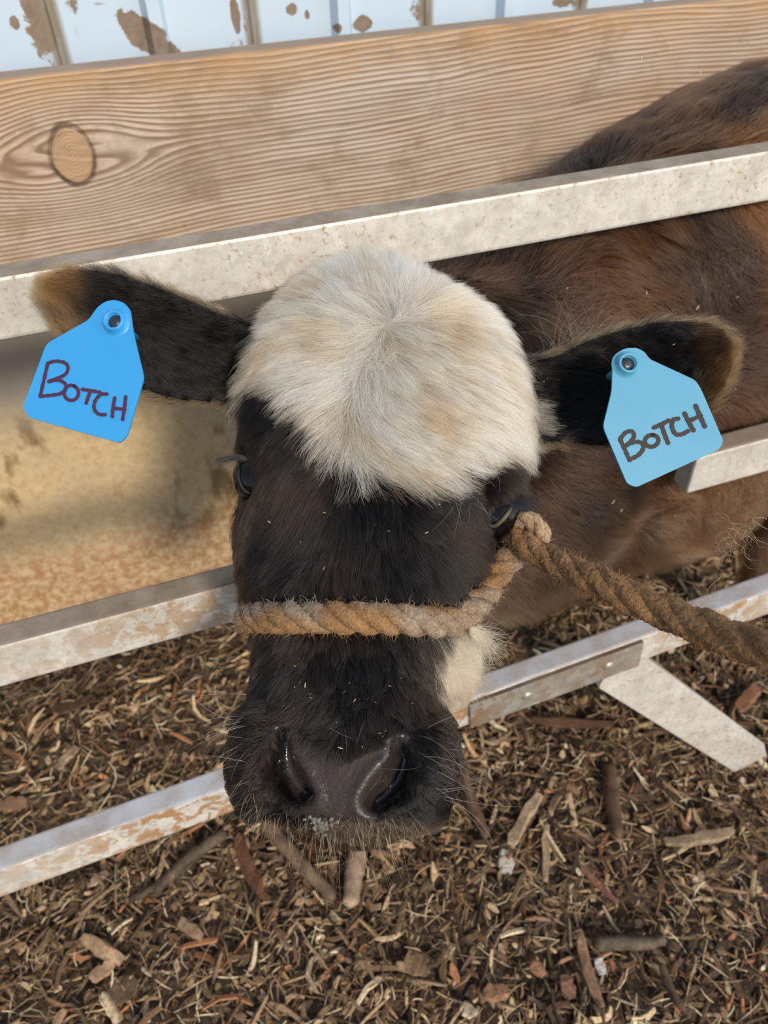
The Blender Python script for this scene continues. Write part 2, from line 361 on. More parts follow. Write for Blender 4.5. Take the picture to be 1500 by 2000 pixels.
def ear(st, back):
    rings = []
    st = catmull(np.array(st, float), 4)
    for (xt, yt, dt, xb, yb, db, cup, th) in st:
        Pt = atd(xt, yt, dt); Pb = atd(xb, yb, db); o = []
        u = np.linspace(-1, 1, 13); arc = lambda k, ins: [(Pt + Pb) / 2 + (Pb - Pt) / 2 * q * ins + back * k * (1 - q * q) for q in u]
        outer = arc(cup + th, 1.0); inner = arc(cup, 1.0)
        outer = [p + back * th * .45 for p in outer]; inner = [p - back * th * .45 for p in inner]
        rings.append(np.array(outer + inner[::-1]))
    return loft(rings)
bk = nrm(ray(300, 650)) * .92 + np.array([0, 0, .1]); bk = nrm(bk)
parts.append(ear([(520, 640, .615, 510, 780, .60, .030, .020), (430, 612, .60, 430, 785, .588, .034, .014), (340, 572, .592, 330, 778, .578, .034, .009), (250, 540, .585, 240, 745, .570, .028, .007), (165, 524, .578, 165, 690, .564, .020, .006), (105, 530, .572, 110, 635, .562, .012, .006), (80, 550, .570, 86, 600, .565, .005, .005)], bk))
bk2 = nrm(nrm(ray(1250, 750)) + np.array([0, 0, .12]))
parts.append(ear([(985, 715, .595, 985, 860, .585, .03, .020), (1075, 697, .588, 1075, 862, .580, .034, .013), (1160, 660, .585, 1165, 872, .575, .034, .009), (1250, 634, .582, 1260, 868, .571, .030, .007), (1335, 624, .580, 1350, 832, .570, .024, .006), (1400, 634, .578, 1405, 775, .571, .014, .006), (1434, 662, .577, 1434, 725, .573, .005, .005)], bk2))
EARN = [bk, bk2]
def bring(c, t, ry, rz, n=40, e=2.2):
    t = nrm(t); s = nrm(np.cross([0, 0, 1], t)); u = np.cross(t, s); a = np.linspace(0, 2 * math.pi, n, endpoint=False); ex = 2 / e
    return np.array(c) + (np.sign(np.cos(a)) * np.abs(np.cos(a)) ** ex * ry)[:, None] * s + (np.sign(np.sin(a)) * np.abs(np.sin(a)) ** ex * rz)[:, None] * u
BODY = [((.135, .535, .735), .070, .075), ((.20, .60, .715), .085, .100), ((.31, .665, .690), .105, .135), ((.45, .72, .675), .125, .185), ((.60, .765, .675), .155, .225), ((.78, .80, .680), .180, .245),
        ((1.0, .82, .680), .20, .24), ((1.3, .83, .67), .215, .235), ((1.6, .83, .68), .20, .225), ((1.8, .83, .70), .15, .18), ((1.88, .83, .71), .07, .09)]
bp = catmull([list(b[0]) + [b[1], b[2]] for b in BODY], 3); tt = np.gradient(bp[:, :3], axis=0)
parts.append(loft([bring(p[:3], t, p[3], p[4]) for p, t in zip(bp, tt)]))
parts.append(ellipsoid((.60, .635, .545), (np.array([1., 0, 0]), np.array([0, 1., 0]), np.array([0, 0, 1.])), (.18, .105, .185)))   # near shoulder / brisket
parts.append(ellipsoid((.42, .585, .55), (nrm([1., .35, 0]), nrm([-.35, 1., 0]), np.array([0, 0, 1.])), (.17, .065, .155)))
def leg(x, y, zt, hind=False):
    if hind: P = [(x - .02, y, zt), (x - .06, y, .42), (x + .05, y, .27), (x + .02, y, .10), (x, y, .045)]; r = [.085, .062, .034, .025, .028]
    else: P = [(x, y, zt), (x + .01, y, .40), (x, y, .27), (x + .005, y, .12), (x - .005, y, .045)]; r = [.075, .052, .036, .025, .028]
    q = catmull(np.column_stack([P, r]), 4); return tube(q[:, :3], q[:, 3], 16)
LEGS = [(.885, .67, .55, 0), (.93, .94, .55, 0), (1.62, .72, .55, 1), (1.66, .93, .55, 1)]
for x, y, z, h in LEGS: parts.append(leg(x, y, z, h))
V, F = join(parts)
tmp = mesh('tmp', V, F)
md = tmp.modifiers.new('r', 'REMESH'); md.mode = 'VOXEL'; md.voxel_size = .0034; md.adaptivity = 0
ms = tmp.modifiers.new('s', 'SMOOTH'); ms.iterations = 7; ms.factor = .5
dg = bpy.context.evaluated_depsgraph_get(); me = bpy.data.meshes.new_from_object(tmp.evaluated_get(dg)); bpy.data.objects.remove(tmp)
me.name = 'calf'
nv = len(me.vertices); P = np.empty(nv * 3, np.float32); me.vertices.foreach_get('co', P); P = P.reshape(-1, 3).astype(float)
Nn = np.empty(nv * 3, np.float32); me.vertex_normals.foreach_get('vector', Nn); Nn = Nn.reshape(-1, 3).astype(float)
bvh = BVHTree.FromPolygons([tuple(p) for p in P], [tuple(p.vertices) for p in me.polygons])
def hit(px, py, default=.5):
    r = Vector(ray(px, py)); l = r.length; h = bvh.ray_cast(Vector(CAM), r / l)
    return (np.array(h[0]), np.array(h[1])) if h[0] is not None else (atd(px, py, default), Nh)
# nostrils: comma shaped hollows pressed into the muzzle
NOS = []
for pts, dep in ((((552, 1440), (549, 1475), (558, 1508), (574, 1534), (590, 1552)), .020), (((780, 1462), (782, 1492), (770, 1522), (750, 1546), (730, 1566)), .020)):
    q = catmull([hit(*p)[0] for p in pts], 6); NOS.append(q)
    dmin = np.full(nv, 9.)
    near = np.where(np.linalg.norm(P - q.mean(0), axis=1) < .06)[0]
    dd = np.linalg.norm(P[near, None] - q[None], axis=2); j = dd.argmin(1); dm = dd.min(1)
    wd = .0028 + .0042 * np.sin(np.linspace(.1, 2.5, len(q)))[j]
    k = 1 / (1 + np.exp((dm - wd) / .0014)); P[near] -= (k * dep)[:, None] * Nh[None] * .9
    rm = np.exp(-((dm - wd * 1.9) / .004) ** 2); P[near] += (rm * .0022)[:, None] * Nh[None]
me.vertices.foreach_set('co', P.astype(np.float32).ravel()); me.update()
Nn = np.empty(nv * 3, np.float32); me.vertex_normals.foreach_get('vector', Nn); Nn = Nn.reshape(-1, 3).astype(float)
bvh = BVHTree.FromPolygons([tuple(p) for p in P], [tuple(p.vertices) for p in me.polygons])

# ---- coat pattern, as a function of the place on the body
def tochart(Q):                                       # 2D chart of the face, centred on the front of the head
    q = (Q - CAM) @ R; return np.stack([750 + FPX * q[:, 0] / -q[:, 2], 1000 - FPX * q[:, 1] / -q[:, 2]], 1)
def inpoly(p, poly):
    x, y = p[:, 0], p[:, 1]; c = np.zeros(len(p), bool); n = len(poly)
    for i in range(n):
        x1, y1 = poly[i]; x2, y2 = poly[(i + 1) % n]
        if y1 == y2: continue
        c ^= ((y1 > y) != (y2 > y)) & (x < (x2 - x1) * (y - y1) / (y2 - y1) + x1)
    return c
BLAZE = [(478, 775), (500, 735), (535, 660), (560, 590), (600, 520), (700, 460), (800, 460), (890, 530), (935, 610), (980, 690), (1010, 780), (1020, 850), (1000, 872), (945, 885), (895, 905), (850, 938), (800, 945), (735, 925), (678, 918), (660, 865), (625, 808), (580, 758), (525, 738)]
CHEEK = [(828, 1225), (960, 1190), (970, 1310), (905, 1350), (860, 1350), (838, 1290)]
nA, nB, nC = Noise(11), Noise(12), Noise(13)
O_ = atd(700, 1000, .5)
def region(Q):
    """masks: head (face), earl, earr, body"""
    l = (Q - O_) @ Lh; n = (Q - O_) @ Nh; wv = (Q - O_) @ Wh; c = tochart(Q)
    earl = (c[:, 0] < 462) & (c[:, 1] < 815) & (np.abs(l) < .3) & (wv < -.075)
    earr = (c[:, 0] > 1022) & (c[:, 1] < 890) & (c[:, 1] > 560) & (n > -.165) & (Q[:, 0] < .48)
    # right ear separated from the neck by its distance to the ear plane
    dd = -((Q - CAM) @ R)[:, 2]
    earr &= dd < .66
    head = (~earl) & (~earr) & (n > -.16) & (wv < .125) & (dd < .68)
    return head, earl, earr, c, l, n, wv, dd
def coat(Q, jit=0.0):
    head, el, er, c, l, n, wv, dd = region(Q); m = len(Q)
    cj = c + np.stack([nA(Q, 40), nB(Q, 40)], 1) * 7 + (rng.normal(size=(m, 2)) * jit)
    brown = np.array(srgb(68, 44, 29)); dk = np.array(srgb(27, 20, 17)); org = np.array(srgb(164, 100, 52)); gry = np.array(srgb(104, 84, 66))
    k = np.clip(.5 + .45 * nA(Q, 4) + .25 * nB(Q, 12) , 0, 1)[:, None]
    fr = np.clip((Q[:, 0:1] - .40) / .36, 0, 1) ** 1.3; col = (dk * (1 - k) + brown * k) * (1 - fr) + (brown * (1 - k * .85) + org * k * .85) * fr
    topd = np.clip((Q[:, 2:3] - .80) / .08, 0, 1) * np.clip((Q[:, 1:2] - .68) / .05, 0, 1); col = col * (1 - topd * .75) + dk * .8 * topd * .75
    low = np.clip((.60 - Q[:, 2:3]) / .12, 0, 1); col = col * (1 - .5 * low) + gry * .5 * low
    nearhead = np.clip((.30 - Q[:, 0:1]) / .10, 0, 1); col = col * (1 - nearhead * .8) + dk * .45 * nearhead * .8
    blk = np.array(srgb(15, 13, 13)); bb = np.array(srgb(38, 29, 24))
    kk = np.clip(.35 + .5 * nC(Q, 14), 0, 1)[:, None]; hc = blk * (1 - kk) + bb * kk
    wet = inpoly(cj, [(575, 1470), (600, 1445), (660, 1470), (730, 1460), (770, 1455), (775, 1500), (730, 1545), (715, 1590), (600, 1590), (580, 1540)]) & head
    hc[wet] = np.array(srgb(50, 43, 40))
    hc = np.where(((c[:, 1] > 1600) & head)[:, None], np.array(srgb(58, 46, 37)), hc)
    ws = (inpoly(cj, CHEEK)) & (wv > .04); white = inpoly(cj, BLAZE) & head
    wk = np.clip(.45 + .38 * nA(Q, 18) + .25 * nB(Q, 45), 0, 1)[:, None]
    left = np.clip((720 - c[:, 0:1]) / 260, 0, 1) * np.clip((820 - c[:, 1:2]) / 200, 0, 1)
    wc = np.array(srgb(240, 234, 222)) * (1 - wk) + np.array(srgb(208, 182, 146)) * wk; wc = wc * (1 - .35 * left) + np.array(srgb(196, 156, 112)) * .35 * left
    hc = np.where((white | ws)[:, None], wc, hc)
    col = np.where(head[:, None], hc, col)
    # ears: black with tan fringe at tips and lower rim
    tl = np.clip((200 - c[:, 0]) / 110, 0, 1) * np.clip(.6 + .5 * nB(Q, 30), .2, 1)
    tr = np.clip((c[:, 0] - 1330) / 110, 0, 1) * np.clip(.6 + .5 * nB(Q, 30), .2, 1)
    tn = np.array(srgb(150, 108, 62)); eb = np.array(srgb(13, 11, 11))
    ec = lambda t: eb * (1 - t[:, None]) + tn * t[:, None]
    col = np.where(el[:, None], ec(tl), col); col = np.where(er[:, None], ec(tr * .7), col)
    return np.clip(col, 0.002, 1)
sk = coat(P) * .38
# wet dark nostril lining
rough = np.full(nv, .75)
for q in NOS:
    near = np.where(np.linalg.norm(P - q.mean(0), axis=1) < .05)[0]
    dm = np.linalg.norm((P[near, None] - q[None]) - ((P[near, None] - q[None]) @ Nh)[..., None] * Nh, axis=2).min(1)
    s = np.clip(1.6 - dm / .008, 0, 1); rough[near] = np.minimum(rough[near], .75 - .62 * s); sk[near] = sk[near] * (1 - s[:, None]) + np.array(srgb(26, 24, 26)) * s[:, None]
cc = tochart(P); hd = region(P)[0]
pad = inpoly(cc, [(560, 1440), (660, 1500), (785, 1440), (770, 1520), (735, 1600), (600, 1605), (560, 1530)]) & hd
rough[pad] = np.minimum(rough[pad], .42); shn = inpoly(cc, [(742, 1462), (770, 1448), (784, 1462), (780, 1500), (758, 1515), (742, 1500)]) & hd; rough[shn] = .10; sk[pad] = np.array(srgb(50, 43, 40))
a = me.attributes.new('coat', 'FLOAT_COLOR', 'POINT'); a.data.foreach_set('color', np.hstack([sk, np.ones((nv, 1))]).astype(np.float32).ravel())
a = me.attributes.new('wet', 'FLOAT', 'POINT'); a.data.foreach_set('value', rough.astype(np.float32))
me.polygons.foreach_set('use_smooth', [True] * len(me.polygons))
m = NT('calf_skin'); m.set(Base_Color=m.n('Attribute', attribute_name='coat').outputs['Color'], Roughness=m.n('Attribute', attribute_name='wet').outputs['Fac'], Specular_IOR_Level=m.math('MULTIPLY_ADD', m.n('Attribute', attribute_name='wet').outputs['Fac'], -.9, .75))
m.bump(m.vor(m.co(), 420), .25, .0008)
calf = link(me, 'calf', m.m)
tag(calf, 'black and brown calf with a cream forehead tuft pushing its haltered head through the gate', 'calf')
for x, y, z, h in LEGS:
    zz = 0.0; xo = 0 if h else -.005
    rg = [np.array([x + xo - .012 * q, y, k]) + np.stack([np.cos(ang) * rx, np.sin(ang) * ry, 0 * ang], 1) for q, k, rx, ry in ((1, 0, .046, .036), (.8, .01, .045, .036), (0, .045, .033, .031), (-.2, .058, .030, .029))]
    V, F = loft(rg); mesh('hoof', V, F, flat('dark_hoof', srgb(46, 38, 32), .5), calf)
# eyes
eye_m = NT('calf_eye'); eye_m.set(Base_Color=srgb(16, 14, 16), Roughness=.07, Specular_IOR_Level=.4)
for c, r in EYE:
    V, F = ellipsoid(c, HX, (r, r, r), 32, 20); o = mesh('eye', V, F, eye_m.m, calf, True); o['label'] = 'dark glossy eye'
lid_m = flat('eyelid_skin', srgb(22, 19, 18), .7)
def lid(i, pts, rr, mat):
    c, r = EYE[i]; q = []
    for px, py in catmull(pts, 5):
        rv = nrm(ray(px, py)); oc = CAM - c; b = oc @ rv; disc = b * b - (oc @ oc - r * r)
        p = CAM + rv * (-b - math.sqrt(disc)) if disc > 0 else CAM + rv * (-b)
        q.append(c + nrm(p - c) * (r + .0008))
    n = len(q); rad = rr * (.35 + .65 * np.sin(np.linspace(0.05, math.pi - .05, n))); V, F = tube(q, rad, 8); mesh('eyelid', V, F, mat, calf, True)
    return np.array(q)
L0 = lid(0, [(466, 902), (480, 893), (494, 905), (503, 935), (506, 962)], .0022, lid_m)
L0b = lid(0, [(468, 905), (468, 935), (480, 958), (506, 966)], .0012, lid_m)
L1 = lid(1, [(950, 1022), (958, 995), (975, 975), (998, 968)], .0032, lid_m)
L1b = lid(1, [(950, 1022), (966, 1026), (985, 1010), (1000, 985), (998, 968)], .0017, flat('lower_lid_pale', srgb(80, 74, 56), .5))

# ------------------------------------------------------------------ hair
hair_m = mat_hair('calf_hair', .30, .40, .22)
def curves(name, pts, rad, col, mat, parent, root=1.):
    n, k, _ = pts.shape; cu = bpy.data.hair_curves.new(name); cu.add_curves([k] * n)
    cu.attributes['position'].data.foreach_set('vector', pts.astype(np.float32).ravel())
    a = cu.attributes.get('radius') or cu.attributes.new('radius', 'FLOAT', 'POINT')
    tp = np.linspace(1, .15, k) ** .7; a.data.foreach_set('value', (rad[:, None] * tp[None]).astype(np.float32).ravel())
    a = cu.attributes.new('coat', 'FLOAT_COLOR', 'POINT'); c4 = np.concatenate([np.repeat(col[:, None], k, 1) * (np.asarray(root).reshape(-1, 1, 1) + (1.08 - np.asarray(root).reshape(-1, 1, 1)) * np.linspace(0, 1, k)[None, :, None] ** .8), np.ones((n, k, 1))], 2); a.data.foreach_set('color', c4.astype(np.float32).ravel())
    cu.materials.append(mat); o = bpy.data.objects.new(name, cu); COL.objects.link(o); o.parent = parent; return o
def flow(roots, nor, D, L, lift, bend, wob, clump, seed, k=6, grav=0., nguide=22):
    """grow strands: leave at an angle `lift` from the skin and lie down along D"""
    g = np.random.default_rng(seed); n = len(roots)
    D = nrm(D - nor * np.sum(D * nor, 1, keepdims=True)); B = np.cross(nor, D)
    th = lift[:, None] * (1 - bend * np.linspace(0, 1, k - 1)[None]); az = g.normal(size=(n, 1)) * wob + g.normal(size=(n, 1)) * wob * np.linspace(0, 1, k - 1)[None]
    step = (L / (k - 1))[:, None]
    dirs = (D[:, None] * (np.cos(th) * np.cos(az))[..., None] + B[:, None] * (np.cos(th) * np.sin(az))[..., None] + nor[:, None] * np.sin(th)[..., None])
    dirs[..., 2] -= grav * np.linspace(0, 1, k - 1)[None]
    pts = np.concatenate([roots[:, None], roots[:, None] + np.cumsum(dirs * step[..., None], 1)], 1)
    for clump, nguide, ex_ in (((clump, nguide, 1.3), (clump * .6, nguide * 7, 2.2)) if clump > 0 else ()):
        gi = g.choice(n, max(1, n // nguide), replace=False); kd = KDTree(len(gi))
        for i, q in enumerate(gi): kd.insert(roots[q], i)
        kd.balance(); nn = np.array([kd.find(r)[1] for r in roots]); G = pts[gi][nn]
        wgt = (np.linspace(0, 1, k) ** ex_)[None, :, None] * clump
        wgt = wgt * g.uniform(.35, 1, (n, 1, 1)); pts = pts * (1 - wgt) + G * wgt
    return pts
# surface sampling
me.calc_loop_triangles(); nt_ = len(me.loop_triangles); TR = np.empty(nt_ * 3, np.int32); me.loop_triangles.foreach_get('vertices', TR); TR = TR.reshape(-1, 3)
TC = P[TR].mean(1); TA = np.linalg.norm(np.cross(P[TR[:, 1]] - P[TR[:, 0]], P[TR[:, 2]] - P[TR[:, 0]]), axis=1) / 2; TN = nrm(Nn[TR].mean(1))
thead, tel, ter, tch, tl_, tn_, tw_, td_ = region(TC)
facing = np.sum(TN * nrm(CAM - TC), 1)
inview = (tch[:, 0] > -120) & (tch[:, 0] < 1900) & (tch[:, 1] > -200) & (tch[:, 1] < 1800)
def sample(mask, n, seed):
    g = np.random.default_rng(seed); idx = np.where(mask)[0]; p = TA[idx] / TA[idx].sum(); t = idx[g.choice(len(idx), n, p=p)]
    u = g.random((n, 2)); f = u.sum(1) > 1; u[f] = 1 - u[f]; w3 = np.column_stack([1 - u.sum(1), u])
    Q = (P[TR[t]] * w3[..., None]).sum(1); N3 = nrm((Nn[TR[t]] * w3[..., None]).sum(1)); return Q, N3
def cdir(ch, dx, dy):                                # chart direction -> 3D direction on the face
    return dx[:, None] * Wh + dy[:, None] * Lh
# part line of the forehead whorl, in the chart
PART = np.array([(850, 575), (790, 600), (745, 640), (712, 700), (690, 780), (672, 860), (662, 940), (668, 1000)], float)
def facedir(c):
    py = c[:, 1]; px = np.interp(py, PART[:, 1], PART[:, 0]); s = (c[:, 0] - px)
    side = np.tanh(s / 18)
    # left side: leftwards with a dip; right side: down and right
    yl = np.clip((py - 640) / 300, 0, 1)
    lx, ly = -1.0 + 0 * s, .10 + .55 * yl + .25 * np.clip(-s / 220, 0, 1)
    rx = .55 + .5 * np.clip(s / 160, 0, 1); ry = .75 - .75 * np.clip((760 - py) / 180, 0, 1) + .0 * s; ry = ry - .25 * np.clip(s / 260, 0, 1)
    wgt = (side + 1) / 2; dx = lx * (1 - wgt) + rx * wgt; dy = ly * (1 - wgt) + ry * wgt
    top = np.clip((640 - py) / 60, 0, 1); tx = (c[:, 0] - 760) / 150; dx = dx * (1 - top) + tx * top; dy = dy * (1 - top) - 1.0 * top
    lo = np.clip((py - 900) / 90, 0, 1); cx = 680.; bx = (c[:, 0] - cx) / 210; by = 1.0 - .35 * np.abs(bx)
    dx = dx * (1 - lo) + bx * lo; dy = dy * (1 - lo) + by * lo
    mz = np.clip((py - 1330) / 100, 0, 1); dx = dx * (1 - mz * .3) + (c[:, 0] - 670) / 160 * mz * .6
    return dx, dy
def away(Q, rad):                                    # roots kept clear of eyes and nostrils
    ok = np.ones(len(Q), bool)
    for c, r in EYE: ok &= np.linalg.norm(Q - c, axis=1) > r + rad
    for q in NOS:
        near = np.linalg.norm(Q - q.mean(0), axis=1) < .05; i = np.where(near)[0]
        if len(i): ok[i] &= np.linalg.norm((Q[i, None] - q[None]) - ((Q[i, None] - q[None]) @ Nh)[..., None] * Nh, axis=2).min(1) > .0055
    return ok
nW = Noise(21); nX = Noise(22)
def bright(col, g, a=.35): return np.clip(col * np.exp(g.normal(size=(len(col), 1)) * a), 0, .95)
g = np.random.default_rng(5)
# face
Q, N3 = sample(thead & inview & (facing > -.5) & (td_ < .66), 190000, 31)
ok = away(Q, .0015); Q, N3 = Q[ok], N3[ok]; c = tochart(Q); dx, dy = facedir(c)
wn = .28 * nW(Q, 9); dx, dy = dx * np.cos(wn) - dy * np.sin(wn), dx * np.sin(wn) + dy * np.cos(wn)
wh = inpoly(c, BLAZE); ck = inpoly(c, CHEEK)
L = np.where(wh, .034, .022); L = np.where((c[:, 1] > 900) & (c[:, 1] < 1180) & ~wh, .024, L); L = np.where(c[:, 1] > 1230, .013, L); L = np.where(c[:, 1] > 1400, .0065, L); L = np.where(c[:, 1] > 1590, .011, L)
L = np.where(ck, .026, L); padm = inpoly(c, [(570, 1455), (660, 1490), (780, 1445), (770, 1520), (735, 1600), (600, 1605), (570, 1530)]); L = np.where(padm, .0022, L)
eyeN = np.minimum(np.linalg.norm(Q - EYE[0][0], axis=1), np.linalg.norm(Q - EYE[1][0], axis=1)); L *= np.clip((eyeN - .0155) / .014, .22, 1)
L *= g.uniform(.6, 1.15, len(Q)); edge = np.clip(1 - facing.mean(), 0, 1)
lift = np.where(wh, .50, .34) + g.normal(size=len(Q)) * .10; sd = np.abs(c[:, 0] - np.interp(c[:, 1], PART[:, 1], PART[:, 0])); lift = np.where(wh, .28 + .35 * np.clip(sd / 70, 0, 1) + g.normal(size=len(Q)) * .14, lift); lift = np.where(c[:, 1] < 600, lift + .15, lift); L = np.where(c[:, 1] < 600, L * .8, L)
col = coat(Q, 4.0); col = bright(col, g, .30)
D = cdir(c, dx, dy)
keep = ~((padm & (g.random(len(Q)) < .75)) | inpoly(c, [(745, 1462), (772, 1448), (786, 1462), (780, 1500), (758, 1515), (742, 1500)])); Q, N3, D, L, lift, col, wh = Q[keep], N3[keep], D[keep], L[keep], lift[keep], col[keep], wh[keep]
pts = flow(Q, N3, D, L, np.clip(lift, .05, 1.3), .85, .17, .80, 1, 7, 0, 26)
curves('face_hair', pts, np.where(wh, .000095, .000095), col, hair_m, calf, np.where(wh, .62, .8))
# ears
for i, (mk, seed) in enumerate(((tel, 41), (ter, 42))):
    Q, N3 = sample(mk, 34000, seed); c = tochart(Q); tipd = nrm(atd(80, 560, .57) - atd(450, 700, .6)) if i == 0 else nrm(atd(1445, 680, .575) - atd(1040, 780, .59))
    D = np.repeat(tipd[None], len(Q), 0) + .25 * np.stack([nW(Q, 20), nX(Q, 20), nW(Q, 33)], 1)
    fz0 = np.abs(np.sum(N3 * nrm(CAM - Q), 1)); L = g.uniform(.008, .018, len(Q)) * np.where(fz0 < .5, 1.25, 1); col = bright(coat(Q, 6.), g, .3)
    # pale gold rim hairs: rim light put into the colour where skin turns edge-on
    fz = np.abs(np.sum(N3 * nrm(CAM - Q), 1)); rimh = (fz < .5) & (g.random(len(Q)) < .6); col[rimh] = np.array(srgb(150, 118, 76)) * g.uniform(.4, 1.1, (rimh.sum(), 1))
    pts = flow(Q, N3, D, L, np.clip(.5 + g.normal(size=len(Q)) * .2, .1, 1.2), .7, .3, .5, seed, 6)
    curves('ear_hair', pts, np.full(len(Q), .00008), col, hair_m, calf)
# body and neck
bm_ = (~thead) & (~tel) & (~ter) & inview & (facing > -.25) & (TC[:, 0] < 1.35) & (TC[:, 2] > .12)
Q, N3 = sample(bm_, 150000, 51)
D = np.stack([np.full(len(Q), .8), np.full(len(Q), .15), np.full(len(Q), -.75)], 1) + .75 * np.stack([nW(Q, 5), nX(Q, 5), nW(Q, 7)], 1)
L = g.uniform(.018, .034, len(Q)); L = np.where(Q[:, 2] < .50, L * 1.35, L)
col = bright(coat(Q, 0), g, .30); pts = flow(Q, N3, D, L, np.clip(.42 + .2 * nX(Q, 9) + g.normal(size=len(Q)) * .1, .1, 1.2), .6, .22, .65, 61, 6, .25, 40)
curves('body_hair', pts, np.full(len(Q), .00013), col, hair_m, calf)
# whiskers, chin bristles, lashes
def bristles(name, rows, col, rad, k=8, far=.75, helix=0.):
    P0 = []; C0 = []
    for (a, b, n, L, d, sp, cr, *jt) in rows:
        jj = jt[0] if jt else 6
        for _ in range(n):
            t = g.random(); px = a[0] + (b[0] - a[0]) * t + g.normal() * jj; py = a[1] + (b[1] - a[1]) * t + g.normal() * jj
            p, nn = hit(px, py, .5)
            if np.linalg.norm(p - CAM) > far: continue
            dv = nrm(R @ np.array([d[0] + g.normal() * sp + (t - .5) * d[3], -(d[1] + g.normal() * sp), d[2] + g.normal() * sp])); q = [p - nn * .001]; l = L * g.uniform(.55, 1.15); cv = R @ np.array([g.normal(), g.normal(), g.normal()]) * cr; cv[2] -= cr * .8
            for s in range(k - 1): dv = nrm(dv + cv / (k - 1)); q.append(q[-1] + dv * l / (k - 1))
            if helix:
                q = np.array(q); e1 = nrm(np.cross(dv, [.3, .5, .8])); e2 = np.cross(dv, e1); th_ = g.uniform(0, 6.28) + np.linspace(0, 1, k) * g.uniform(6, 13); q = q + (np.cos(th_)[:, None] * e1 + np.sin(th_)[:, None] * e2) * helix * np.linspace(0, 1, k)[:, None]
            P0.append(q); C0.append(np.array(col[g.integers(len(col))]) * g.uniform(.6, 1.1))
    P0 = np.array(P0); return curves(name, P0, np.full(len(P0), rad), np.array(C0), hair_m, calf)
gold = [srgb(214, 186, 140), srgb(228, 210, 180), srgb(176, 140, 96)]
bristles('chin_bristles', [((515, 1590), (830, 1600), 150, .020, (0, 1, .1, .9), .32, .7), ((560, 1622), (790, 1622), 60, .040, (0, 1, .0, .4), .14, .4), ((480, 1500), (520, 1590), 40, .026, (-.7, .8, .1, 0), .3, .6)], gold, .000085)
bristles('whiskers', [((800, 1420), (860, 1560), 34, .055, (1, .1, .3, .6), .35, 1.1), ((480, 1350), (490, 1540), 34, .045, (-1, .1, .2, .6), .3, .8), ((560, 1400), (800, 1420), 10, .03, (0, -.3, 1, 0), .6, 1.3)], [srgb(230, 226, 220), srgb(120, 104, 90), srgb(40, 34, 32)], .00010)
bristles('brow_hairs', [((800, 940), (930, 960), 26, .045, (.3, .8, .5, .4), .4, 1.2), ((880, 900), (990, 900), 20, .03, (.8, .2, .4, .4), .4, .9)], [srgb(225, 218, 205)], .00010)
bristles('brisket_curls', [((1385, 975), (1540, 915), 2400, .028, (.0, .7, -.3, .5), .8, 3, 42)], [srgb(136, 104, 68), srgb(96, 68, 42), srgb(170, 138, 96)], .00024, 14, 1.6, .0028)
bristles('cheek_tuft', [((860, 1235), (930, 1230), 900, .030, (.9, .55, .1, .3), .3, .9), ((850, 1290), (900, 1300), 900, .030, (.9, .5, .1, .3), .25, .8)], [srgb(236, 226, 206), srgb(222, 200, 164)], .00010)
bristles('shoulder_tuft', [((1080, 680), (1150, 640), 700, .055, (.25, -1, -.25, .9), .22, 1.2, 16), ((1330, 560), (1500, 440), 900, .040, (.2, .8, -.3, .9), .6, 1.5, 22)], [srgb(112, 98, 92), srgb(90, 72, 62), srgb(122, 84, 54)], .00016, 10, 1.6)
bristles('ear_tuft', [((275, 628), (320, 655), 60, .034, (-1, -.25, -.5, .1), .12, .5)], [srgb(196, 158, 108), srgb(150, 110, 66)], .00010)
bristles('ear_tuft', [((1090, 720), (1230, 655), 260, .020, (.7, -.35, -.5, .2), .4, .8), ((1060, 830), (1180, 860), 120, .022, (.2, .8, -.3, .2), .5, .8)], [srgb(150, 130, 104), srgb(110, 90, 70)], .00009)
def lashes(name, Lp, d, n, ln, col):
    q = []
    for _ in range(n):
        t = g.random() * (len(Lp) - 1); i = int(t); p = Lp[i] * (1 - t + i) + Lp[min(i + 1, len(Lp) - 1)] * (t - i); dv = nrm(R @ np.array([d[0] + g.normal() * .12, -(d[1] + g.normal() * .12), d[2] + g.normal() * .12])); r_ = [p]
        for s in range(6): dv = nrm(dv + R @ np.array([0, -.10, 0])); r_.append(r_[-1] + dv * ln * g.uniform(.9, 1.1) / 6)
        q.append(r_)
    curves(name, np.array(q), np.full(n, .00016), np.repeat(np.array(col)[None], n, 0), hair_m, calf)
lashes('eyelashes', L1[len(L1) // 2:], (1, .15, .35), 90, .020, srgb(30, 32, 44)); lashes('eyelashes', L0[:len(L0) // 2], (-1, -.2, .2), 90, .022, srgb(28, 26, 28))
# froth on the lip
fr = []
for _ in range(70):
    px, py = 625 + g.normal() * 22, 1612 + g.normal() * 8; p, nn = hit(px, py); r_ = g.uniform(.0005, .0016)
    if np.linalg.norm(p - CAM) < .7: fr.append(ellipsoid(p + nn * r_ * .5, HX, (r_, r_, r_), 10, 6))
p, nn = hit(636, 1622); s = [p + nn * .002, p + np.array([.0, -.001, -.006]), p + np.array([.0005, -.001, -.02]), p + np.array([0, -.001, -.034])]
fr.append(tube(catmull(s, 5), np.interp(np.arange(16), [0, 4, 15], [.0016, .0008, .0004]), 8))
V, F = join(fr); mesh('drool', V, F, flat('clear_drool', srgb(225, 225, 220), .08, Transmission_Weight=.85), calf, True)

